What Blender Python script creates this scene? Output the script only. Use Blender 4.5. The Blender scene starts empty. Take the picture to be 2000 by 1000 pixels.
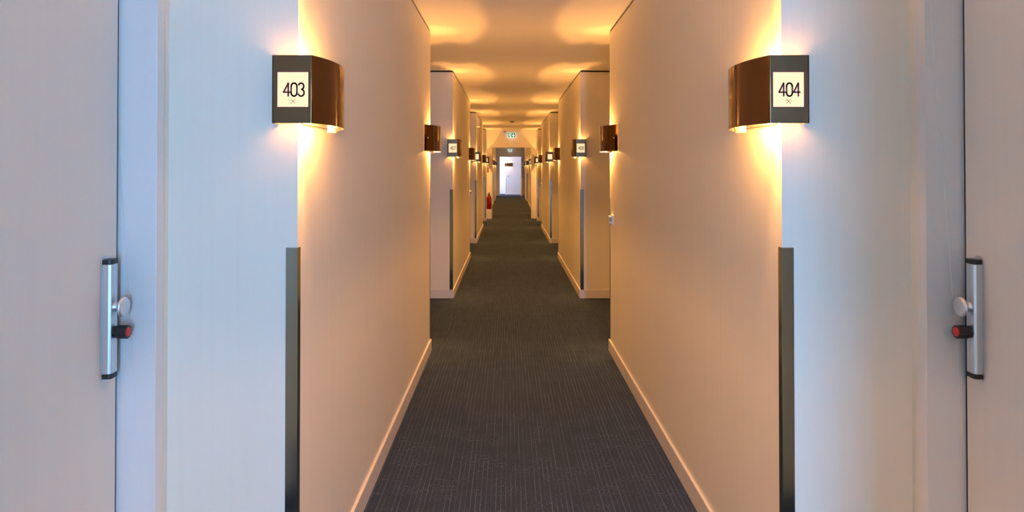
import bpy, math, random
from mathutils import Vector, Matrix
random.seed(4)
S = bpy.context.scene
COL = S.collection
pi = math.pi

# ------------------------------------------------------------------ dimensions (metres)
WL, WR = 0.6075, 0.788          # corridor walls left / right of the viewing line
NICHE = 0.372                   # depth of the door recesses
RECESS = 0.097                  # door leaf behind the recess wall
CEIL = 2.485
PITCH, WLEN = 5.35, 3.25
FRONT0 = 1.92
OUT = 1.75                      # outer limit of the shell
EYE = 1.414
LAMPZ = 1.636
PORTAL1, PORTAL2 = 18.80, 34.5
BACK_Y = -2.4

# ------------------------------------------------------------------ materials
def nodes(name):
    m = bpy.data.materials.new(name); m.use_nodes = True
    nt = m.node_tree; b = nt.nodes['Principled BSDF']
    return m, nt, b
def simple(name, col, rough=0.5, metal=0.0, var=0.0, scale=30.0, spec=0.5):
    m, nt, b = nodes(name)
    b.inputs['Base Color'].default_value = (*col, 1)
    b.inputs['Roughness'].default_value = rough
    b.inputs['Metallic'].default_value = metal
    b.inputs['Specular IOR Level'].default_value = spec
    if var:
        tc = nt.nodes.new('ShaderNodeTexCoord'); n = nt.nodes.new('ShaderNodeTexNoise')
        n.inputs['Scale'].default_value = scale; n.inputs['Detail'].default_value = 3
        nt.links.new(tc.outputs['Object'], n.inputs['Vector'])
        r = nt.nodes.new('ShaderNodeMapRange')
        r.inputs['To Min'].default_value = 1 - var; r.inputs['To Max'].default_value = 1 + var
        nt.links.new(n.outputs['Fac'], r.inputs['Value'])
        mx = nt.nodes.new('ShaderNodeVectorMath'); mx.operation = 'SCALE'
        mx.inputs[0].default_value = col
        nt.links.new(r.outputs['Result'], mx.inputs['Scale'])
        nt.links.new(mx.outputs['Vector'], b.inputs['Base Color'])
    return m
def streaked(name, col, rough, amount, sc=(38, 38, 0.6), bump=0.05, spec=0.3):
    """paint with faint vertical roller / veneer streaks"""
    m, nt, b = nodes(name)
    L = nt.links.new
    tc = nt.nodes.new('ShaderNodeTexCoord'); mp = nt.nodes.new('ShaderNodeMapping')
    mp.inputs['Scale'].default_value = sc
    L(tc.outputs['Object'], mp.inputs['Vector'])
    n = nt.nodes.new('ShaderNodeTexNoise'); n.inputs['Scale'].default_value = 1.0
    n.inputs['Detail'].default_value = 5; n.inputs['Roughness'].default_value = 0.6
    L(mp.outputs['Vector'], n.inputs['Vector'])
    r = nt.nodes.new('ShaderNodeMapRange')
    r.inputs['From Min'].default_value = 0.3; r.inputs['From Max'].default_value = 0.7
    r.inputs['To Min'].default_value = 1 - amount; r.inputs['To Max'].default_value = 1 + amount
    L(n.outputs['Fac'], r.inputs['Value'])
    v = nt.nodes.new('ShaderNodeVectorMath'); v.operation = 'SCALE'; v.inputs[0].default_value = col
    L(r.outputs['Result'], v.inputs['Scale']); L(v.outputs['Vector'], b.inputs['Base Color'])
    b.inputs['Roughness'].default_value = rough
    b.inputs['Specular IOR Level'].default_value = spec
    bp = nt.nodes.new('ShaderNodeBump'); bp.inputs['Strength'].default_value = bump
    bp.inputs['Distance'].default_value = 0.002
    n2 = nt.nodes.new('ShaderNodeTexNoise'); n2.inputs['Scale'].default_value = 260
    L(tc.outputs['Object'], n2.inputs['Vector']); L(n2.outputs['Fac'], bp.inputs['Height'])
    L(bp.outputs['Normal'], b.inputs['Normal'])
    return m
def brushed(name, col, rough, aniso_scale=(300, 300, 4), var=0.15):
    m, nt, b = nodes(name); L = nt.links.new
    b.inputs['Metallic'].default_value = 1.0
    b.inputs['Base Color'].default_value = (*col, 1)
    tc = nt.nodes.new('ShaderNodeTexCoord'); mp = nt.nodes.new('ShaderNodeMapping')
    mp.inputs['Scale'].default_value = aniso_scale
    L(tc.outputs['Object'], mp.inputs['Vector'])
    n = nt.nodes.new('ShaderNodeTexNoise'); n.inputs['Scale'].default_value = 1; n.inputs['Detail'].default_value = 2
    L(mp.outputs['Vector'], n.inputs['Vector'])
    r = nt.nodes.new('ShaderNodeMapRange')
    r.inputs['To Min'].default_value = rough * (1 - var); r.inputs['To Max'].default_value = rough * (1 + var)
    L(n.outputs['Fac'], r.inputs['Value']); L(r.outputs['Result'], b.inputs['Roughness'])
    return m
def emit(name, col, strength):
    m, nt, b = nodes(name)
    b.inputs['Base Color'].default_value = (*[c * .5 for c in col], 1)
    b.inputs['Emission Color'].default_value = (*col, 1)
    b.inputs['Emission Strength'].default_value = strength
    b.inputs['Roughness'].default_value = 0.4
    return m
def carpet_mat():
    m, nt, b = nodes('carpet'); L = nt.links.new; N = nt.nodes.new
    tc = N('ShaderNodeTexCoord'); sep = N('ShaderNodeSeparateXYZ'); L(tc.outputs['Object'], sep.inputs[0])
    def math_(op, a, bb=None, c=None):
        n = N('ShaderNodeMath'); n.operation = op
        for i, x in enumerate((a, bb, c)):
            if x is None: continue
            if isinstance(x, (int, float)): n.inputs[i].default_value = x
            else: L(x, n.inputs[i])
        return n.outputs[0]
    X, Y = sep.outputs['X'], sep.outputs['Y']
    def noise(sc, scale3, detail=2):
        mp = N('ShaderNodeMapping'); mp.inputs['Scale'].default_value = scale3
        L(tc.outputs['Object'], mp.inputs['Vector'])
        n = N('ShaderNodeTexNoise'); n.inputs['Scale'].default_value = sc; n.inputs['Detail'].default_value = detail
        L(mp.outputs['Vector'], n.inputs['Vector']); return n.outputs['Fac']
    def lines(coord, period, width):
        f = math_('FRACT', math_('DIVIDE', coord, period))
        d = math_('ABSOLUTE', math_('SUBTRACT', f, 0.5))
        return math_('LESS_THAN', d, width / period / 2)
    sp = 0.0215
    warp = lines(X, sp, 0.0034)
    # stitches along the yarn
    st = math_('GREATER_THAN', math_('FRACT', math_('ADD', math_('DIVIDE', Y, 0.0105), math_('MULTIPLY', math_('FLOOR', math_('DIVIDE', X, sp)), 0.37))), 0.36)
    # each line fades in and out along its length
    cell = math_('FLOOR', math_('DIVIDE', X, sp))
    wn = N('ShaderNodeTexNoise'); wn.inputs['Scale'].default_value = 1.0; wn.inputs['Detail'].default_value = 1
    cmb = N('ShaderNodeCombineXYZ'); L(math_('MULTIPLY', cell, 7.31), cmb.inputs[0]); L(math_('MULTIPLY', Y, 2.6), cmb.inputs[1])
    L(cmb.outputs[0], wn.inputs['Vector'])
    fade = N('ShaderNodeMapRange'); fade.inputs['From Min'].default_value = 0.33; fade.inputs['From Max'].default_value = 0.62
    L(wn.outputs['Fac'], fade.inputs['Value'])
    wl = math_('MULTIPLY', math_('MULTIPLY', warp, st), fade.outputs[0])
    # weft flecks
    weft = lines(Y, 0.0165, 0.0028)
    wf = math_('GREATER_THAN', noise(1.0, (170, 60, 1)), 0.55)
    patch = N('ShaderNodeMapRange'); patch.inputs['From Min'].default_value = 0.4; patch.inputs['From Max'].default_value = 0.62
    L(noise(1.0, (5, 9, 1)), patch.inputs['Value'])
    wt = math_('MULTIPLY', math_('MULTIPLY', weft, wf), patch.outputs[0])
    fl = math_('GREATER_THAN', noise(1.0, (330, 330, 1), 1), 0.60)
    base = N('ShaderNodeMapRange'); base.inputs['To Min'].default_value = 0.55; base.inputs['To Max'].default_value = 1.45
    L(noise(1.0, (260, 260, 1), 2), base.inputs['Value'])
    mod = N('ShaderNodeMapRange'); mod.inputs['To Min'].default_value = 0.85; mod.inputs['To Max'].default_value = 1.15
    L(noise(1.0, (1.7, 0.9, 1), 2), mod.inputs['Value'])
    val = math_('MULTIPLY', base.outputs[0], mod.outputs[0])
    tot = math_('ADD', math_('ADD', val, math_('MULTIPLY', wl, 2.3)), math_('ADD', math_('MULTIPLY', wt, 3.2), math_('MULTIPLY', fl, 0.8)))
    v = N('ShaderNodeVectorMath'); v.operation = 'SCALE'; v.inputs[0].default_value = (0.033, 0.050, 0.088)
    L(tot, v.inputs['Scale']); L(v.outputs['Vector'], b.inputs['Base Color'])
    b.inputs['Roughness'].default_value = 0.95; b.inputs['Specular IOR Level'].default_value = 0.1
    bp = N('ShaderNodeBump'); bp.inputs['Strength'].default_value = 0.35; bp.inputs['Distance'].default_value = 0.002
    L(tot, bp.inputs['Height']); L(bp.outputs['Normal'], b.inputs['Normal'])
    return m

M = {}
M['wall'] = streaked('cream_wall_paint', (0.86, 0.82, 0.715), 0.55, 0.014)
M['ceiling'] = simple('ceiling_paint', (0.86, 0.82, 0.76), 0.8, var=0.015, scale=4)
M['white'] = simple('white_wall_paint', (0.83, 0.83, 0.85), 0.6, var=0.01, scale=5)
M['door'] = streaked('door_laminate', (0.78, 0.76, 0.70), 0.5, 0.012)
M['frame'] = simple('door_frame_lacquer', (0.78, 0.78, 0.77), 0.4, var=0.01)
M['skirting'] = simple('skirting_lacquer', (0.80, 0.75, 0.71), 0.4, var=0.02, scale=8)
M['gap'] = simple('dark_shadow_gap', (0.012, 0.010, 0.009), 0.9, var=0.1)
M['carpet'] = carpet_mat()
M['copper'] = brushed('brushed_bronze_steel', (0.19, 0.095, 0.034), 0.08)
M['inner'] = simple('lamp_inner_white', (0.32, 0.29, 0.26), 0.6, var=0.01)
M['plate'] = brushed('bronze_painted_lit', (0.20, 0.15, 0.09), 0.34)  # same metal as the bowed side; its differing reflection is put into the colour
M['steel'] = brushed('brushed_stainless', (0.31, 0.37, 0.33), 0.14)
M['alu'] = brushed('satin_aluminium', (0.72, 0.75, 0.78), 0.38)
M['chrome'] = simple('satin_knob_steel', (0.78, 0.78, 0.80), 0.45, 1.0, var=0.02)
M['black'] = simple('black_plastic', (0.012, 0.012, 0.013), 0.35, var=0.1)
M['red'] = simple('red_plastic', (0.55, 0.03, 0.02), 0.4, var=0.05)
M['redpaint'] = simple('red_enamel', (0.24, 0.005, 0.008), 0.28, var=0.05)
M['signred'] = simple('dark_red_sign', (0.15, 0.006, 0.008), 0.5, var=0.05)
M['whitep'] = simple('white_plastic', (0.82, 0.80, 0.76), 0.4, var=0.01)
M['greyp'] = simple('grey_plastic', (0.30, 0.26, 0.24), 0.45, var=0.05)
M['ink'] = simple('dark_red_ink', (0.20, 0.028, 0.045), 0.6, var=0.05)
M['sign'] = emit('lit_number_glass', (1.0, 0.80, 0.44), 0.80)
M['bulb'] = emit('warm_tube_lamp', (1.0, 0.445, 0.105), 75.0)
M['green'] = emit('lit_green_sign', (0.0, 0.24, 0.085), 0.45)
M['signwhite'] = emit('lit_sign_white', (0.85, 1.0, 0.92), 0.9)
def glass_mat():
    m = bpy.data.materials.new('window_glass'); m.use_nodes = True
    nt = m.node_tree; nt.nodes.clear()
    o = nt.nodes.new('ShaderNodeOutputMaterial'); mx = nt.nodes.new('ShaderNodeMixShader')
    t = nt.nodes.new('ShaderNodeBsdfTransparent'); g = nt.nodes.new('ShaderNodeBsdfGlossy')
    g.inputs['Roughness'].default_value = 0.02; mx.inputs[0].default_value = 0.07
    nt.links.new(t.outputs[0], mx.inputs[1]); nt.links.new(g.outputs[0], mx.inputs[2]); nt.links.new(mx.outputs[0], o.inputs[0])
    return m
M['glass'] = glass_mat()

# ------------------------------------------------------------------ mesh helper
class MB:
    def __init__(s): s.v = []; s.f = []; s.mi = []; s.sm = []
    def add(s, vs, fs, mi=0, smooth=False):
        o = len(s.v); s.v += [tuple(p) for p in vs]
        for f in fs: s.f.append(tuple(i + o for i in f)); s.mi.append(mi); s.sm.append(smooth)
    def box(s, x0, x1, y0, y1, z0, z1, mi=0):
        x0, x1 = min(x0, x1), max(x0, x1); y0, y1 = min(y0, y1), max(y0, y1)
        s.add([(x0,y0,z0),(x1,y0,z0),(x1,y1,z0),(x0,y1,z0),(x0,y0,z1),(x1,y0,z1),(x1,y1,z1),(x0,y1,z1)],
              [(0,3,2,1),(4,5,6,7),(0,1,5,4),(1,2,6,5),(2,3,7,6),(3,0,4,7)], mi)
        return s
    def lathe(s, c, axis, prof, n=24, mi=0, smooth=True, caps=True):
        """prof: list of (radius, offset along axis)"""
        a = Vector(axis).normalized(); u = a.orthogonal().normalized(); w = a.cross(u); c = Vector(c)
        vs = []
        for r, t in prof:
            for k in range(n):
                th = 2 * pi * k / n
                vs.append(c + a * t + (u * math.cos(th) + w * math.sin(th)) * r)
        fs = []
        for j in range(len(prof) - 1):
            for k in range(n):
                k2 = (k + 1) % n
                fs.append((j*n+k, j*n+k2, (j+1)*n+k2, (j+1)*n+k))
        s.add(vs, fs, mi, smooth)
        if caps:
            s.add(vs[:n], [tuple(reversed(range(n)))], mi); s.add(vs[-n:], [tuple(range(n))], mi)
        return s
    def prism(s, poly, z0, z1, mi=0, tf=None, smooth=False):
        """poly in (a,b), extruded along c; tf maps (a,b,c)->xyz"""
        tf = tf or (lambda a, b, c: (a, b, c)); n = len(poly)
        vs = [tf(a, b, z0) for a, b in poly] + [tf(a, b, z1) for a, b in poly]
        s.add(vs, [(k, (k+1) % n, n + (k+1) % n, n + k) for k in range(n)], mi, smooth)
        s.add(vs, [tuple(reversed(range(n))), tuple(range(n, 2*n))], mi)
        return s
    def tube(s, pts, r, n=10, mi=0):
        pts = [Vector(p) for p in pts]; vs = []; fs = []
        for i, p in enumerate(pts):
            d = (pts[min(i+1, len(pts)-1)] - pts[max(i-1, 0)]).normalized()
            u = d.cross(Vector((0.31, 0.11, 0.94))); u = u.normalized() if u.length > 1e-3 else d.orthogonal().normalized()
            w = d.cross(u)
            for k in range(n):
                th = 2*pi*k/n; vs.append(p + (u*math.cos(th) + w*math.sin(th))*r)
        for i in range(len(pts)-1):
            for k in range(n):
                k2 = (k+1) % n; fs.append((i*n+k, i*n+k2, (i+1)*n+k2, (i+1)*n+k))
        s.add(vs, fs, mi, True); s.add(vs[:n], [tuple(reversed(range(n)))], mi); s.add(vs[-n:], [tuple(range(n))], mi)
        return s
    def build(s, name, mats, parent=None, bevel=0.0, seg=2):
        me = bpy.data.meshes.new(name); me.from_pydata(s.v, [], s.f)
        for m in (mats if isinstance(mats, (list, tuple)) else [mats]): me.materials.append(m)
        for p, mi, sm in zip(me.polygons, s.mi, s.sm): p.material_index = mi; p.use_smooth = sm
        import bmesh
        bm = bmesh.new(); bm.from_mesh(me)
        bmesh.ops.remove_doubles(bm, verts=bm.verts, dist=1e-6)
        bmesh.ops.recalc_face_normals(bm, faces=bm.faces); bm.to_mesh(me); bm.free()
        o = bpy.data.objects.new(name, me); COL.objects.link(o)
        if parent: o.parent = parent
        if bevel:
            b = o.modifiers.new('bevel', 'BEVEL'); b.width = bevel; b.segments = seg; b.limit_method = 'ANGLE'
        return o
def tag(o, label, cat, group=None):
    o['label'] = label; o['category'] = cat
    if group: o['group'] = group
    return o
def empty(name, loc, label, cat, group=None, rz=0.0):
    o = bpy.data.objects.new(name, None); COL.objects.link(o); o.location = loc; o.rotation_euler = (0, 0, rz)
    o.empty_display_size = 0.05
    return tag(o, label, cat, group)
def struct(o): o['kind'] = 'structure'; return o
def copy_tree(o, parent=None):
    c = o.copy(); COL.objects.link(c)
    if parent is not None: c.parent = parent
    for ch in o.children: copy_tree(ch, c)
    return c

# ------------------------------------------------------------------ setting
FRONTS = [FRONT0 + PITCH * k for k in range(-1, 6)]     # -3.43 ... 28.67
ENDS = [f + WLEN for f in FRONTS]
struct(MB().box(-2.6, 3.2, -3.9, 39.5, -0.12, 0).build('floor', M['carpet']))
struct(MB().box(-2.6, 3.2, -3.9, 39.5, CEIL, CEIL + 0.12).build('ceiling', M['ceiling']))
sides = (('left', -1, WL), ('right', 1, WR))
GAP = 0.017
trim_n = 0; door_n = 0
def next_trim():
    global trim_n; trim_n += 1; return 'trim_%d' % trim_n
def next_door():
    global door_n; door_n += 1; return 'door_%d' % door_n

BBH, BBT = 0.092, 0.012
def wall_block(side, sg, W, y0, y1):
    struct(MB().box(sg*W, sg*OUT, y0, y1, 0, CEIL - GAP).build('wall_' + side, M['wall']))
    struct(MB().box(sg*(W+0.010), sg*OUT, y0 + 0.010, y1 - 0.010, CEIL - GAP, CEIL).build(next_trim(), M['gap']))
    # skirting round the block
    N = W + NICHE
    b = MB()
    b.box(sg*(W-BBT), sg*W, y0 - BBT, y1 + BBT, 0, BBH)
    b.box(sg*W, sg*N, y0 - BBT, y0, 0, BBH)
    b.box(sg*W, sg*N, y1, y1 + BBT, 0, BBH)
    struct(b.build('baseboard_' + side, M['skirting'], bevel=0.003))

ST, FR, PIER, DH = 0.078, 0.040, 0.12, 2.06
lock_proto = None
def make_lock():
    """door_leaf-local lock set for the left door: face normal +x, origin on the face"""
    b = MB()
    poly = []
    hw, hh, r = 0.019, 0.167, 0.017
    for cx, cz, a0 in ((hw-r, hh-r, 0), (-hw+r, hh-r, pi/2), (-hw+r, -hh+r, pi), (hw-r, -hh+r, 1.5*pi)):
        for k in range(7):
            a = a0 + k*pi/12; poly.append((cx + r*math.cos(a), cz + r*math.sin(a)))
    plate = b.prism(poly, 0, 0.002, tf=lambda a, b_, c: (c, a, b_)).build('lock_plate', M['alu'])
    # body: extruded profile with a raised ridge
    prof = [(0.002, -0.017), (0.018, -0.017), (0.024, -0.013), (0.025, -0.002), (0.0235, 0.004), (0.0235, 0.015), (0.021, 0.017), (0.002, 0.017)]
    c = MB().prism([(x, y) for x, y in prof], -0.145, 0.145)
    c.build('lock_case', M['alu'], plate, bevel=0.0012)
    capprof = [(0.002, -0.0176), (0.0184, -0.0176), (0.0248, -0.0135), (0.0258, -0.002), (0.0243, 0.004), (0.0243, 0.0156), (0.0216, 0.0176), (0.002, 0.0176)]
    for z0, z1 in ((0.145, 0.158), (-0.158, -0.145)):
        e = MB().prism(capprof, z0, z1).build('end_cap', M['black'], plate, bevel=0.002)
        e['label'] = 'black plastic end cap'
    k = MB().lathe((0.0235, 0.003, 0.030), (1, 0, 0), [(0.013, 0), (0.013, 0.003), (0.009, 0.005), (0.009, 0.015), (0.016, 0.018), (0.0255, 0.020), (0.0265, 0.023), (0.0255, 0.027), (0.020, 0.0285), (0.010, 0.0292), (0.001, 0.0294)], 40)
    k.build('pull_knob', M['chrome'], plate)
    t = MB().lathe((0.0235, 0.003, -0.037), (1, 0, 0), [(0.016, 0), (0.016, 0.003), (0.0125, 0.004), (0.0125, 0.010)], 28)
    gear = []
    for q in range(12):
        for da, rr in ((-0.19, 0.0165), (-0.12, 0.0178), (0.12, 0.0178), (0.19, 0.0165)):
            a = q*pi/6 + da; gear.append((rr*math.cos(a), rr*math.sin(a)))
    t.prism(gear, 0.010, 0.036, tf=lambda a, b_, c: (0.0235 + c, 0.003 + a, -0.037 + b_))
    t.build('turn_knob', M['black'], plate)['label'] = 'ribbed black turn knob'
    rd = MB().lathe((0.0235 + 0.036, 0.003, -0.037), (1, 0, 0), [(0.0125, -0.001), (0.0125, 0.0012), (0.011, 0.0018)], 28).build('turn_knob_cap', M['red'], plate)
    rd['label'] = 'red disc on the end of the turn knob'
    return plate

def niche(side, sg, W, a, b, with_locks, near=True):
    """door recess between two wall blocks, from y=a to y=b, with two doors"""
    N = W + NICHE; D = N + RECESS
    lo = ((a + ST, a + ST + (b-a-2*ST-PIER)/2), (b - ST - (b-a-2*ST-PIER)/2, b - ST))
    w = MB()
    w.box(sg*N, sg*OUT, a, a + ST - FR, 0, CEIL - GAP)
    w.box(sg*N, sg*OUT, b - ST + FR, b, 0, CEIL - GAP)
    w.box(sg*N, sg*OUT, lo[0][1] + FR, lo[1][0] - FR, 0, CEIL - GAP)
    w.box(sg*N, sg*OUT, a + ST - FR, lo[0][1] + FR, DH + FR, CEIL - GAP)
    w.box(sg*N, sg*OUT, lo[1][0] - FR, b - ST + FR, DH + FR, CEIL - GAP)
    struct(w.build('wall_' + side, M['wall']))
    struct(MB().box(sg*(N+0.01), sg*OUT, a, b, CEIL - GAP, CEIL).build(next_trim(), M['gap']))
    for i, (y0, y1) in enumerate(lo):
        fr = MB()
        x0, x1 = sg*(N - 0.006), sg*(D + 0.045)
        fr.box(x0, x1, y0 - FR, y0, 0, DH + FR); fr.box(x0, x1, y1, y1 + FR, 0, DH + FR)
        fr.box(x0, x1, y0, y1, DH, DH + FR)
        f = struct(fr.build(next_trim(), M['frame'], bevel=0.0015))
        leaf = MB().box(sg*D, sg*(D + 0.044), y0 + 0.010, y1 - 0.010, 0.006, DH - 0.008)
        d = struct(leaf.build(next_door(), M['door'], bevel=0.0015))
        sb = MB(); sb.box(sg*(D + 0.046), sg*(D + 0.05), y0, y1, 0, DH)  # near-black sheet and strips painting the shade in the door gap
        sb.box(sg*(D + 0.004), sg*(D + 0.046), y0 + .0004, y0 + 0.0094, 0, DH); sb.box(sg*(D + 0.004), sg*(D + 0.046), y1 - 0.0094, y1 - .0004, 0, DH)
        sb.build('door_gap_shade', M['gap'], d)['label'] = 'dark strips painting the shade in the gap round the door leaf'
        if with_locks:
            global lock_proto
            yl = (y1 - 0.060) if i == 1 else (y0 + 0.060)
            if lock_proto is None: lock_proto = make_lock(); lk = lock_proto
            else: lk = copy_tree(lock_proto)
            lk.parent = d
            lk.location = (sg*D, yl, 1.014)
            sx = 1 if sg < 0 else -1; sy = 1 if i == 1 else -1
            lk.scale = (sx, sy, 1)

for side, sg, W in sides:
    for y0, y1 in zip(FRONTS, ENDS):
        if y0 < 0: y0 = BACK_Y
        wall_block(side, sg, W, y0, y1)
    for k in range(len(FRONTS) - 1):
        niche(side, sg, W, ENDS[k], FRONTS[k+1], k == 0)
    # last recess before the far cross wall: blank, deeper
    struct(MB().box(sg*(W + NICHE), sg*OUT, ENDS[-1], PORTAL2, 0, CEIL).build('wall_' + side, M['wall']))
# unseen black outer walls, added to keep sky light out of the voids
struct(MB().box(-2.6, -1.745, -3.9, PORTAL2, 0, CEIL).build('wall_left', M['gap']))
struct(MB().box(1.755, 1.85, -3.9, PORTAL2, 0, CEIL).build('wall_right', M['gap']))

# back wall with its tall window on the right half
wx0, wx1, wz0, wz1 = 0.44, 0.77, 0.12, 2.25
b = MB()
b.box(-WL, wx0, BACK_Y - 0.2, BACK_Y, 0, CEIL); b.box(wx1, WR, BACK_Y - 0.2, BACK_Y, 0, CEIL)
b.box(wx0, wx1, BACK_Y - 0.2, BACK_Y, 0, wz0); b.box(wx0, wx1, BACK_Y - 0.2, BACK_Y, wz1, CEIL)
struct(b.build('wall_back', M['wall']))
wf = MB()
for x0, x1, z0, z1 in ((wx0, wx0+.03, wz0, wz1), (wx1-.03, wx1, wz0, wz1), (wx0+.03, wx1-.03, wz0, wz0+.03), (wx0+.03, wx1-.03, wz1-.03, wz1)):
    wf.box(x0, x1, BACK_Y - 0.10, BACK_Y - 0.05, z0, z1)
w1 = struct(wf.build('window_1', M['whitep']))
MB().box(wx0+.03, wx1-.03, BACK_Y - 0.078, BACK_Y - 0.072, wz0+.03, wz1-.03).build('pane', M['glass'], w1)

# ------------------------------------------------------------------ cross wall 1 (held-open fire door)
def ptx(px, y): return (px - 993) / 1300.0 * y
ox0, ox1, oz = -0.470, 0.655, 2.015
P = PORTAL1
b = MB()
b.box(-WL, ox0, P, P + 0.12, 0, CEIL); b.box(ox1, WR, P, P + 0.12, 0, CEIL); b.box(ox0, ox1, P, P + 0.12, oz, CEIL)
struct(b.build('wall_front', M['wall']))
struct(MB().box(ox0 - 0.004, ox1 + 0.004, P - 0.006, P, oz, 2.33).build(next_trim(), M['wall'], bevel=0.002))
b = MB()
b.box(ox0, ox0 + 0.012, P - 0.012, P + 0.13, 0, oz); b.box(ox1 - 0.012, ox1, P - 0.012, P + 0.13, 0, oz); b.box(ox0 + .012, ox1 - .012, P - 0.012, P + 0.13, oz - 0.012, oz)
struct(b.build(next_trim(), M['frame']))
def fire_door(x0, x1, y0, y1, h, hy, name_label, hz):
    d = struct(MB().box(x0, x1, y0, y1, 0.006, h).build(next_door(), M['door'], bevel=0.002))
    cx = (x0 + x1) / 2
    hb = MB()
    for sx in (-1, 1):
        f = x1 if sx > 0 else x0
        hb.lathe((f, hy, hz), (sx, 0, 0), [(0.026, 0), (0.026, 0.006), (0.010, 0.008), (0.010, 0.045)], 16)
        hb.tube([(f + sx*0.045, hy, hz), (f + sx*0.047, hy + 0.03*(1 if y0 > hy - .3 else -1)*-1, hz), (f + sx*0.047, hy - 0.11*(1 if hy > (y0+y1)/2 else -1), hz)], 0.009)
    hb.build('door_handle', M['steel'], d)['label'] = 'metal lever handle'
    return d
fire_door(-0.571, -0.526, P + 0.14, P + 1.22, oz - 0.02, P + 1.14, 'left', 1.02)

# ------------------------------------------------------------------ cross wall 2 and lobby behind
Q = PORTAL2
qx0, qx1, qz = ptx(976, Q), ptx(1019.6, Q), 2.02
b = MB()
b.box(-OUT, qx0, Q, Q + 0.12, 0, CEIL); b.box(qx1, OUT, Q, Q + 0.12, 0, CEIL); b.box(qx0, qx1, Q, Q + 0.12, qz, CEIL)
struct(b.build('wall_front', M['wall']))
b = MB()
b.box(qx0 - 0.04, qx0, Q - 0.012, Q + 0.13, 0, qz + 0.04); b.box(qx1, qx1 + 0.04, Q - 0.012, Q + 0.13, 0, qz + 0.04); b.box(qx0, qx1, Q - 0.012, Q + 0.13, qz, qz + 0.04)
struct(b.build(next_trim(), M['frame']))
fire_door(qx1 - 0.065, qx1 - 0.018, Q - 1.02, Q - 0.015, qz - 0.01, Q - 0.93, 'right', 0.97)
LY = 36.1
lx = ptx(987.8, LY)
struct(MB().box(lx, 3.2, LY, 39.4, 0, CEIL).build('wall_end', M['white']))
struct(MB().box(-2.6, lx, LY + 0.85, 39.4, 0, CEIL).build('wall_end', M['white']))
b = MB(); b.box(lx - BBT, 3.2, LY - BBT, LY, 0, BBH); b.box(lx - BBT, lx, LY, LY + .85, 0, BBH)
struct(b.build('baseboard_end', M['white'], bevel=.003))
struct(MB().box(-1.745, lx - BBT, LY + 0.85 - BBT, LY + .85, 0, BBH).build('baseboard_end', M['white'], bevel=.003))
# lobby window in its left-hand wall
ly0, ly1 = Q + 0.2, LY + 0.10
b = MB(); b.box(-2.0, -1.85, Q, ly0, 0, CEIL); b.box(-2.0, -1.85, ly1, LY + .85, 0, CEIL); b.box(-2.0, -1.85, ly0, ly1, 0, .3); b.box(-2.0, -1.85, ly0, ly1, 2.3, CEIL)
b.box(-2.0, -OUT, Q - .1, Q, 0, CEIL)
struct(b.build('wall_left', M['white']))
struct(MB().box(2.2, 2.35, Q, LY, 0, CEIL).build('wall_right', M['white']))
struct(MB().box(OUT, 2.35, Q - .1, Q, 0, CEIL).build('wall_right', M['white']))
wf = MB()
for y0, y1, z0, z1 in ((ly0, ly0+.05, .3, 2.3), (ly1-.05, ly1, .3, 2.3), (ly0+.05, ly1-.05, .3, .35), (ly0+.05, ly1-.05, 2.25, 2.3)):
    wf.box(-1.95, -1.89, y0, y1, z0, z1)
w2 = struct(wf.build('window_2', M['whitep']))
MB().box(-1.923, -1.917, ly0+.05, ly1-.05, .35, 2.25).build('pane', M['glass'], w2)

# ------------------------------------------------------------------ wall lamps
def offset(poly, d):
    out = []
    for i, p in enumerate(poly):
        a = Vector(poly[max(i-1, 0)]); c = Vector(poly[min(i+1, len(poly)-1)]); q = Vector(p)
        d1 = (q - a); d2 = (c - q)
        if d1.length < 1e-9: d1 = d2
        if d2.length < 1e-9: d2 = d1
        n1 = Vector((-d1.y, d1.x)).normalized(); n2 = Vector((-d2.y, d2.x)).normalized()
        n = (n1 + n2); n = n.normalized() if n.length > 1e-6 else n1
        k = d / max(0.4, n.dot(n1)); out.append((q.x + n.x*k, q.y + n.y*k))
    return out
SPOT_W, SPOT_A, POINT_W, WARM = 38.0, 36.0, 20.0, (1.0, 0.445, 0.105)
LH = 0.0955                       # half height
UF, VA, VB = -0.060, -0.054, 0.0585
def bow():
    """the bowed side as (v,u) points from the front fold to the wall"""
    A = Vector((VB, UF)); B = Vector((0.003, 0.385)); out = []
    ch = B - A; n = Vector((ch.y, -ch.x)).normalized()
    if n.x < 0: n = -n
    for k in range(25):
        t = k / 24.0
        h = 0.058 * (1 - (2*t - 1)**2)
        p = A + ch*t + n*h; out.append((p.x, p.y))
    return out
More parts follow.
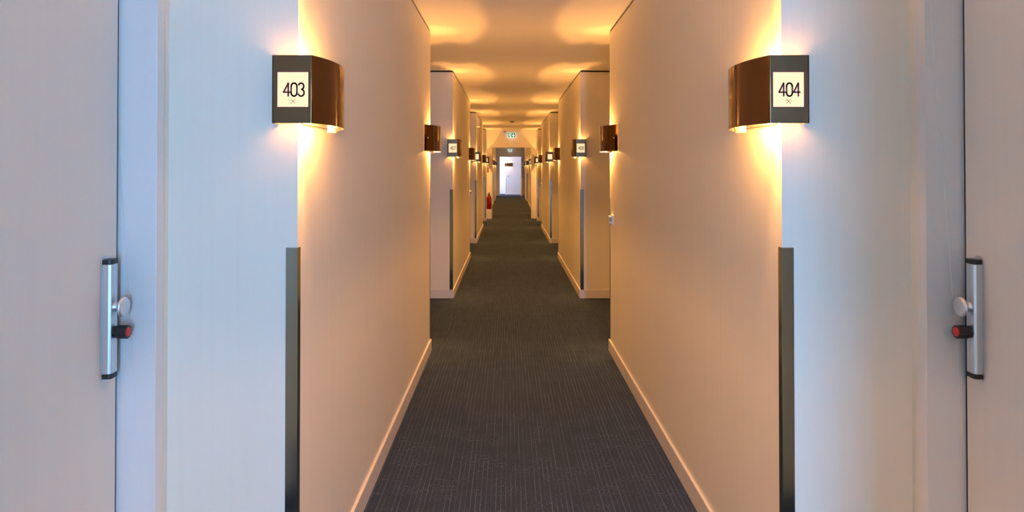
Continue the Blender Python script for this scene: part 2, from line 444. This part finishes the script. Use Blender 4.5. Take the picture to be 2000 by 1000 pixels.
def lamp_parts(root, mir):
    m = lambda v: -v if mir else v
    def ribbon(path, z0, z1, mb):
        inn = offset(path, 0.0016)
        n = len(path)
        for z_a, z_b, line, mi in ((z0, z1, path, 0), (z0, z1, inn, 1)):
            vs = [(m(x), y, z_a) for x, y in line] + [(m(x), y, z_b) for x, y in line]
            mb.add(vs, [(k, k+1, n+k+1, n+k) for k in range(n-1)], mi, True)
        for z in (z0, z1):
            vs = [(m(x), y, z) for x, y in path] + [(m(x), y, z) for x, y in inn]
            mb.add(vs, [(k, k+1, n+k+1, n+k) for k in range(n-1)], 0)
        for e in (0, n-1):
            vs = [(m(path[e][0]), path[e][1], z0), (m(path[e][0]), path[e][1], z1), (m(inn[e][0]), inn[e][1], z1), (m(inn[e][0]), inn[e][1], z0)]
            mb.add(vs, [(0,1,2,3)], 0)
    def fold(cx, cy, r, a0, a1, k=5): return [(cx + r*math.cos(a0 + (a1-a0)*i/(k-1)), cy + r*math.sin(a0 + (a1-a0)*i/(k-1))) for i in range(k)]
    r = 0.004
    bw = bow()
    side = fold(VB - r, UF + r, r, -pi/2, -0.12) + bw[2:]
    ret = [(VA, -0.0005), (VA, UF + 0.001)] + fold(VA + r, UF + r, r, pi, 1.5*pi)
    # orientation: path runs from the wall round the return; keep outside on the same hand
    mb = MB(); ribbon(side, -LH, LH, mb); ribbon(ret, -LH, LH, mb)
    # front sheet with its window cut out
    x0, x1 = VA + r, VB - r
    a0, a1, c0, c1 = -0.0415, 0.0500, -0.052, 0.050
    for xa, xb, za, zb in ((x0, a0, -LH, LH), (a1, x1, -LH, LH), (a0, a1, -LH, c0), (a0, a1, c1, LH)):
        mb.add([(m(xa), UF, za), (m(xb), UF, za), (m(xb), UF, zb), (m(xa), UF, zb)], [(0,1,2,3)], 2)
        mb.add([(m(xa), UF+.0016, za), (m(xb), UF+.0016, za), (m(xb), UF+.0016, zb), (m(xa), UF+.0016, zb)], [(0,1,2,3)], 1)
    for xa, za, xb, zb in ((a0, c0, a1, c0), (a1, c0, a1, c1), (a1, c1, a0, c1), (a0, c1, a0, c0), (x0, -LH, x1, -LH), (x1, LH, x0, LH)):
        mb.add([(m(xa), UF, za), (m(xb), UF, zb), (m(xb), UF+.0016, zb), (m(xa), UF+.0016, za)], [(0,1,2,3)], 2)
    me = bpy.data.meshes.new('lamp_shade'); me.from_pydata(mb.v, [], mb.f)
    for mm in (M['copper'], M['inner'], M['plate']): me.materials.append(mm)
    for p, mi, sm in zip(me.polygons, mb.mi, mb.sm): p.material_index = mi; p.use_smooth = sm
    sh = bpy.data.objects.new('lamp_shade', me); COL.objects.link(sh); sh.parent = root
    sh['label'] = 'bowed bronze metal shade'
    # lit glass with a dark red gasket
    g = MB().box(m(a0 - .002), m(a1 + .002), UF + .0018, UF + .0045, c0 - .002, c1 + .002).build('number_panel', M['sign'], root)
    g['label'] = 'glowing cream number panel'
    gk = MB()
    t = 0.0022
    for xa, xb, za, zb in ((a0 - .0005, a0 + t, c0, c1), (a1 - t, a1 + .0005, c0, c1), (a0 + t, a1 - t, c0, c0 + t), (a0 + t, a1 - t, c1 - t, c1)):
        gk.box(m(xa), m(xb), UF - .0012, UF + .0016, za, zb)
    gk.build('panel_frame', M['ink'], sh)
    # back plate and its lugs under the shade
    bp = MB().box(m(0.0), m(0.004), 0.03, 0.36, -0.09, 0.09)
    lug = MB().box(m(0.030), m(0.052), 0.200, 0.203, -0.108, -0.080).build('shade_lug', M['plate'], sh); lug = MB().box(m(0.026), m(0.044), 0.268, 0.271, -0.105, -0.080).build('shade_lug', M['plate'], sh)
    bp.build('back_plate', M['inner'], root)
    MB().lathe((m(0.027), -0.026, -0.062), (0, 0, 1), [(0.004, 0), (0.0105, 0.006), (0.0115, 0.012), (0.0115, 0.112), (0.0105, 0.118), (0.004, 0.124)], 10).build('tube_lamp', M['bulb'], root)
    for up in (1, -1):
        sl = bpy.data.lights.new('beam', 'SPOT'); sl.energy = SPOT_W * (0.50 if up > 0 else 1.0); sl.color = WARM; sl.spot_size = math.radians(SPOT_A); sl.spot_blend = 1.0; sl.shadow_soft_size = 0.012
        so = bpy.data.objects.new('beam', sl); COL.objects.link(so); so.parent = root
        so.location = (m(0.018), 0.013, up*0.045); so.rotation_euler = (0 if up < 0 else pi, 0, 0)
    for up in (1, -1):
        pl = bpy.data.lights.new('lamp_glow', 'POINT'); pl.energy = POINT_W * (0.40 if up > 0 else 1.15); pl.color = WARM; pl.shadow_soft_size = 0.010
        po = bpy.data.objects.new('lamp_glow', pl); COL.objects.link(po); po.parent = root; po.location = (m(0.016), 0.05, up*0.062)
    sc = MB().lathe((m(0.0225), 0.352, 0.0), (m(0.8), 0.6, 0), [(0.0055, -0.004), (0.0055, 0.003), (0.003, 0.0045)], 14)
    sc.build('screw', M['chrome'], sh); sc = MB()
    sc.lathe((m(VA), -0.03, 0.0), (m(-1), 0, 0), [(0.0045, -0.002), (0.0045, 0.002), (0.003, 0.003)], 14)
    sc.build('screw', M['chrome'], sh)
# stroke digits on the panels
def stroke(mb, pts, w, ox, oz, s, y, closed=False):
    P = [Vector((ox + a*s, oz + b*s)) for a, b in pts]
    if closed: P.append(P[0])
    for a, c in zip(P[:-1], P[1:]):
        d = c - a
        if d.length < 1e-7: continue
        d.normalize(); n = Vector((-d.y, d.x)) * w/2; e = d * w*0.25
        q = [a - e + n, c + e + n, c + e - n, a - e - n]
        mb.add([(p.x, y, p.y) for p in q] + [(p.x, y + .0006, p.y) for p in q], [(0,1,2,3),(7,6,5,4),(0,4,5,1),(1,5,6,2),(2,6,7,3),(3,7,4,0)])
def arc(cx, cy, rx, ry, a0, a1, n=14): return [(cx + rx*math.cos(math.radians(a0 + (a1-a0)*k/n)), cy + ry*math.sin(math.radians(a0 + (a1-a0)*k/n))) for k in range(n+1)]
def digit(ch):
    if ch == '4': return [([(.36, 0), (.36, 1), (.0, .30), (.50, .30)], False)]
    if ch == '0': return [(arc(.24, .74, .22, .26, 0, 180) + arc(.24, .26, .22, .26, 180, 360), True)]
    if ch == '3': return [(arc(.22, .755, .20, .245, 160, -80) + arc(.22, .26, .23, .26, 80, -160), False)]
    if ch == '8': return [(arc(.24, .755, .19, .245, -90, 270), True), (arc(.24, .26, .23, .26, 90, 450), True)]
    if ch == '7': return [([(0, 1), (.46, 1), (.14, 0)], False)]
def number_mesh(text, cx, name):
    mb = MB(); h = 0.0365; adv = 0.0205; x = cx - (len(text)*adv)/2 + 0.0045; y = UF + 0.0008
    for ch in text:
        for pts, cl in digit(ch): stroke(mb, pts, 0.0046, x, -0.0195, h, y, cl)
        x += adv
    # crossed-lines mark below the digits
    q = (cx, -0.0335)
    for a, c in (((-.006, -.007), (.007, .006)), ((-.006, .006), (.007, -.007))): stroke(mb, [a, c], .0011, q[0], q[1], 1, y)
    for dx in (-.0085, -.0045, .0085): stroke(mb, [(dx - .0006, .0004), (dx + .0006, .0004)], .0013, q[0], q[1], 1, y)
    return mb
protoL = protoR = None
def lamp(label, loc, mir, rz=0.0, number=None, group='bronze corner wall lamps along the corridor'):
    global protoL, protoR
    pr = protoR if mir else protoL
    if pr is None:
        r = empty('wall_lamp', loc, label, 'wall lamp', group, rz)
        lamp_parts(r, mir)
        if mir: protoR = r
        else: protoL = r
    else:
        r = pr.copy(); COL.objects.link(r)
        for ch in pr.children:
            if ch.name.startswith('room_number'): continue
            copy_tree(ch, r)
        r.location = loc; r.rotation_euler = (0, 0, rz); r['label'] = label
    if number: numbers.append((number, r, mir))
    return r
numbers = []
ORD = ['first', 'second', 'third', 'fourth', 'fifth', 'sixth']
nums = {('left', 0): '403', ('right', 0): '404', ('left', 1): '407', ('right', 1): '408'}
for side, sg, W in sides:
    for k in range(len(FRONTS)):
        j = k - 1
        if k > 0:
            num = nums.get((side, j))
            if j == 0: lab = 'large bronze wall lamp with lit number %s on the nearest %s corner' % (num, side)
            elif j == 1: lab = 'bronze wall lamp with lit number panel on the %s, first one beyond lamp %s' % (side, nums[(side, 0)])
            elif j < 4: lab = 'small bronze lamp with lit number panel on the %s front corner of the %s wall' % (side, ORD[j])
            else: lab = 'tiny bronze lamp with lit panel beyond the cross wall, %s %s corner there' % (ORD[j-4], side)
            lamp(lab, (sg*W, FRONTS[k], LAMPZ), sg > 0, 0, num)
        if j < 0: lab = 'bronze wall lamp on the %s wall end just behind the viewpoint' % side
        elif j < 3: lab = 'bronze wall lamp with bowed blank side at the far end of the %s %s wall' % (ORD[j], side)
        elif j == 3: lab = 'bronze wall lamp just past the held-open fire door on the %s' % side
        else: lab = 'tiny bronze lamp with blank side beyond the cross wall, %s %s wall end there' % (ORD[j-4], side)
        # facing away: half-turn of the opposite-handed lamp
        lamp(lab, (sg*W, ENDS[k], LAMPZ), sg < 0, pi)
lamp('lone bronze wall lamp shown broadside on the white end wall', (lx, LY, LAMPZ - .02), False, -pi/2, group='bronze corner wall lamps along the corridor')
for text, r, mir in numbers:
    cx = 0.00425 if not mir else -0.00425
    n = number_mesh(text, cx, 'room_number').build('room_number', M['ink'], r)
    n['label'] = 'dark red number %s' % text if text in ('403', '404', '408') else 'dark red room number'

# ------------------------------------------------------------------ steel corner guards
GT = 0.002
def guard_mesh(mir, a=0.033, c=0.022):
    m = lambda v: -v if mir else v
    mb = MB()
    poly = [(-a, 0), (-a, -GT), (GT*.6, -GT), (GT, -GT*.6), (GT, c), (0, c), (0, 0)]
    mb.prism([(m(x), y) for x, y in poly], 0, 1.186 - BBH)
    me = bpy.data.meshes.new('corner_guard'); me.from_pydata(mb.v, [], mb.f); me.materials.append(M['steel'])
    import bmesh
    bm = bmesh.new(); bm.from_mesh(me); bmesh.ops.remove_doubles(bm, verts=bm.verts, dist=1e-6); bmesh.ops.recalc_face_normals(bm, faces=bm.faces); bm.to_mesh(me); bm.free()
    return me
gm = {False: guard_mesh(False), True: guard_mesh(True)}
def guard(label, loc, mir, rz=0):
    o = bpy.data.objects.new('corner_guard', gm[mir]); COL.objects.link(o); o.location = loc; o.rotation_euler = (0, 0, rz)
    return tag(o, label, 'corner guard', 'steel corner guards on the wall ends')
for side, sg, W in sides:
    for k in range(len(FRONTS)):
        j = k - 1
        if k > 0:
            if j == 0: lab = 'tall steel corner guard under the lamp numbered %s' % nums[(side, 0)]
            elif j < 4: lab = 'steel corner guard on the front edge of the %s %s wall, under its number lamp' % (ORD[j], side)
            else: lab = 'steel corner guard beyond the cross wall, front edge of the %s %s wall there' % (ORD[j-4], side)
            guard(lab, (sg*W, FRONTS[k], BBH), sg > 0)
        if j >= 0:
            if j < 4: lab = 'thin steel corner guard at the far edge of the %s %s wall' % (ORD[j], side)
            else: lab = 'thin steel corner guard beyond the cross wall, far edge of the %s %s wall there' % (ORD[j-4], side)
            guard(lab, (sg*W, ENDS[k], BBH), sg < 0, pi)
guard('steel corner guard below the broadside lamp on the white end wall', (lx, LY, BBH), False, 0) if False else None
g_end = bpy.data.objects.new('corner_guard', gm[False]); COL.objects.link(g_end); g_end.location = (lx, LY, BBH); g_end.rotation_euler = (0, 0, -pi/2)
tag(g_end, 'steel corner guard below the lone lamp on the white end wall', 'corner guard', 'steel corner guards on the wall ends')

# ------------------------------------------------------------------ small fittings
def wall_switch(label, sg, W, y, z):
    r = empty('wall_switch', (sg*W, y, z), label, 'light switch', 'wall switches near the wall ends')
    s = -sg
    p = MB(); poly = []
    h, w, rr = 0.042, 0.042, 0.014
    for cx, cz, a0 in ((w-rr, h-rr, 0), (-w+rr, h-rr, pi/2), (-w+rr, -h+rr, pi), (w-rr, -h+rr, 1.5*pi)):
        for k in range(6): a = a0 + k*pi/10; poly.append((cx + rr*math.cos(a), cz + rr*math.sin(a)))
    p.prism(poly, 0, 0.012, tf=lambda a, b_, c: (s*c, a, b_)); p.build('cover_plate', M['whitep'], r, bevel=.002)
    q = MB().box(s*.012, s*.030, -.022, .030, -.028, .028).build('switch_housing', M['whitep'], r, bevel=.003)
    MB().box(s*.012, s*.028, -.0235, -.022, -.015, .015).build('rocker', M['greyp'], r)['label'] = 'brown-grey switch face'
wall_switch('white wall switch at the far edge of the nearest right wall', 1, WR, ENDS[1] - 0.14, 1.027)
wall_switch('small white wall switch at the far edge of the second left wall', -1, WL, ENDS[2] - 0.10, 1.03)
wall_switch('tiny white wall switch at the far edge of the third right wall', 1, WR, ENDS[3] - 0.10, 1.03)
ro = empty('wall_switch', (ptx(992.3, LY), LY, 1.0), 'dark-centred switch on the white end wall below the lamp', 'light switch', 'wall switches near the wall ends')
MB().box(-.045, .045, -.010, 0, -.045, .045).build('cover_plate', M['whitep'], ro, bevel=.003)
MB().box(-.022, .018, -.016, -.010, -.022, .022).build('rocker', M['black'], ro)['label'] = 'dark switch centre'

# smoke detector
sy = 14.9
r = empty('smoke_detector', (ptx(1000, sy), sy, CEIL), 'round smoke detector on the ceiling midway along the corridor', 'smoke detector')
MB().lathe((0, 0, 0), (0, 0, -1), [(0.058, 0), (0.058, 0.012), (0.052, 0.018)], 32).build('detector_base', M['whitep'], r)
MB().lathe((0, 0, -0.018), (0, 0, -1), [(0.046, 0), (0.048, 0.012), (0.040, 0.026), (0.022, 0.030)], 32).build('detector_head', M['greyp'], r)

# small box high on the third left wall
by = FRONTS[3] + 0.06
r = empty('junction_box', (-WL, by + .10, 2.30), 'small cream box high on the third left wall, near the ceiling', 'wall box')
MB().box(0, .052, -.09, .09, -.075, .07).build('box_body', M['wall'], r, bevel=.004)
MB().box(0, .060, -.095, .095, -.088, -.075).build('lower_lip', M['whitep'], r, bevel=.002)
MB().box(.004, .024, -.012, .012, .07, .198).build('cable_duct', M['wall'], r)

# exit signs
def exit_sign(label, y, px, zc, w, h):
    r = empty('exit_sign', (ptx(px, y), y, zc), label, 'exit sign', 'green emergency exit signs')
    MB().box(-w/2 - .006, w/2 + .006, -.006, .03, -h/2 - .006, h/2 + .006).build('sign_case', M['signwhite'], r, bevel=.002)
    MB().box(-w/2, w/2, -.009, -.006, -h/2, h/2).build('sign_face', M['green'], r)['label'] = 'green sign face'
    MB().box(-w/2, w/2, -.004, .025, h/2 + .008, CEIL - zc).build('sign_bracket', M['wall'], r)
    p = MB(); yy = -.0098
    def ST_(pts, wd, closed=False): stroke(p, pts, wd * 0.62, 0, 0, h, yy, closed)
    # running figure with doorway on the left half
    ST_([(-.62, .18), (-.50, .05), (-.50, -.10), (-.60, -.22), (-.72, -.30)], .016)
    ST_([(-.50, -.10), (-.38, -.20), (-.36, -.38)], .015)
    ST_([(-.70, .02), (-.62, .16), (-.46, .16), (-.36, .06)], .012)
    for a in range(0, 180, 20): ST_([(-.47 + .07*math.cos(math.radians(a)), .30 + .07*math.sin(math.radians(a))), (-.47 - .07*math.cos(math.radians(a)), .30 - .07*math.sin(math.radians(a)))], .006)
    ST_([(-.26, .40), (-.08, .40), (-.08, -.40), (-.26, -.40)], .013, True)
    # arrow pointing down on the right half
    ST_([(.40, .36), (.40, -.30)], .030)
    ST_([(.16, -.04), (.40, -.34), (.64, -.04)], .026)
    p.build('sign_symbol', M['signwhite'], r)['label'] = 'white running figure and down arrow'
    return r
exit_sign('green exit sign hanging below the ceiling at the first cross wall', PORTAL1 - .08, 999.2, EYE + (329-264)/1300*PORTAL1, .205, .125)
exit_sign('smaller green exit sign above the open far doorway', PORTAL2 - .08, 996.3, EYE + (329-293.3)/1300*PORTAL2, .17, .12)
r = empty('door_contact', (ptx(986, PORTAL1), PORTAL1, EYE + (329-257.5)/1300*PORTAL1), 'small black sensor on the cross wall left of the exit sign', 'sensor')
MB().box(-.03, .012, -.03, 0, -.008, .008).build('sensor_body', M['black'], r, bevel=.002)
MB().box(.012, .06, -.012, 0, -.022, -.012).build('sensor_bracket', M['skirting'], r)

# red sign on the cross wall
tag(MB().box(-.600, -.560, PORTAL1 - .006, PORTAL1, EYE - (337-329)/1300*PORTAL1, EYE + (329-327)/1300*PORTAL1 + .01).build('wall_sign', M['signred']), 'small dark red sign on the cross wall above the fire extinguisher', 'sign')

# extinguisher on its plinth
ey = PORTAL1 - .10; ex = ptx(955.3, ey); pz = 0.272
tag(MB().box(ex - .068, ex + .068, PORTAL1 - .175, PORTAL1 - .001, 0, pz).build('plinth', M['skirting'], bevel=.003), 'pale square plinth under the red fire extinguisher', 'plinth')
r = empty('fire_extinguisher', (ex, ey, pz), 'red fire extinguisher standing on the pale plinth on the left', 'fire extinguisher')
MB().lathe((0, 0, 0), (0, 0, 1), [(0.060, 0), (0.066, 0.008), (0.066, 0.30), (0.062, 0.335), (0.048, 0.362), (0.026, 0.378), (0.022, 0.392)], 32).build('cylinder', M['redpaint'], r)
MB().lathe((0, 0, .392), (0, 0, 1), [(0.020, 0), (0.020, 0.03), (0.016, 0.045)], 20).build('valve', M['black'], r)
hb = MB(); hb.box(-.012, .012, -.085, .02, .432, .442)
hb.prism([(-.085, .462), (-.07, .478), (.02, .448), (.02, .437)], -.010, .010, tf=lambda a, b_, c: (c, a, b_))
hb.build('squeeze_grip', M['black'], r)
MB().lathe((.022, -.0, .405), (1, 0, 0), [(0.017, 0), (0.017, 0.012), (0.014, 0.014)], 20).build('pressure_gauge', M['chrome'], r)
MB().tube([(-.018, 0, .41), (-.05, -.02, .415), (-.072, -.03, .37), (-.078, -.034, .28), (-.077, -.034, .18), (-.076, -.034, .12)], .010).build('hose', M['black'], r)
MB().lathe((-.076, -.034, .13), (0, 0, -1), [(0.010, 0), (0.013, 0.03), (0.017, 0.09)], 14).build('nozzle', M['black'], r)

# ------------------------------------------------------------------ daylight
def area(name, loc, rot, sx, sy, power, col):
    l = bpy.data.lights.new(name, 'AREA'); l.shape = 'RECTANGLE'; l.size = sx; l.size_y = sy; l.energy = power; l.color = col
    o = bpy.data.objects.new(name, l); COL.objects.link(o); o.location = loc; o.rotation_euler = rot; return o
DAY = (0.18, 0.505, 1.0)
area('daylight', ((wx0+wx1)/2, BACK_Y - 0.16, (wz0+wz1)/2), (pi/2, 0, 0), wx1-wx0-.06, wz1-wz0-.06, 138.0, DAY)
area('daylight', (-1.98, (ly0+ly1)/2, 1.3), (pi/2, 0, -pi/2), ly1-ly0-.1, 1.9, 80.0, (0.66, 0.72, 1.0))
W_ = bpy.data.worlds.new('sky'); S.world = W_; W_.use_nodes = True
W_.node_tree.nodes['Background'].inputs[0].default_value = (0.5, 0.7, 1.0, 1)
W_.node_tree.nodes['Background'].inputs[1].default_value = 1.0

# ------------------------------------------------------------------ camera
cam = bpy.data.cameras.new('camera'); co = bpy.data.objects.new('camera', cam); COL.objects.link(co)
TH = 0.0112
cam.sensor_fit = 'HORIZONTAL'; cam.sensor_width = 36; cam.lens = 1300 / 2000 * 36
cam.shift_x = 7 / 2000.0
cam.shift_y = -(500 - (329 - 1300*TH)) / 2000.0
cam.clip_start = 0.05; cam.clip_end = 200
co.location = (0, 0, EYE); co.rotation_euler = (pi/2 + TH, 0, 0)
S.camera = co
S.view_settings.view_transform = 'Standard'; S.view_settings.look = 'None'
S.view_settings.gamma = 1.0; S.view_settings.use_curve_mapping = False
S.view_settings.exposure = 0.17
S.cycles.caustics_reflective = False; S.cycles.caustics_refractive = False
S.cycles.diffuse_bounces = 6
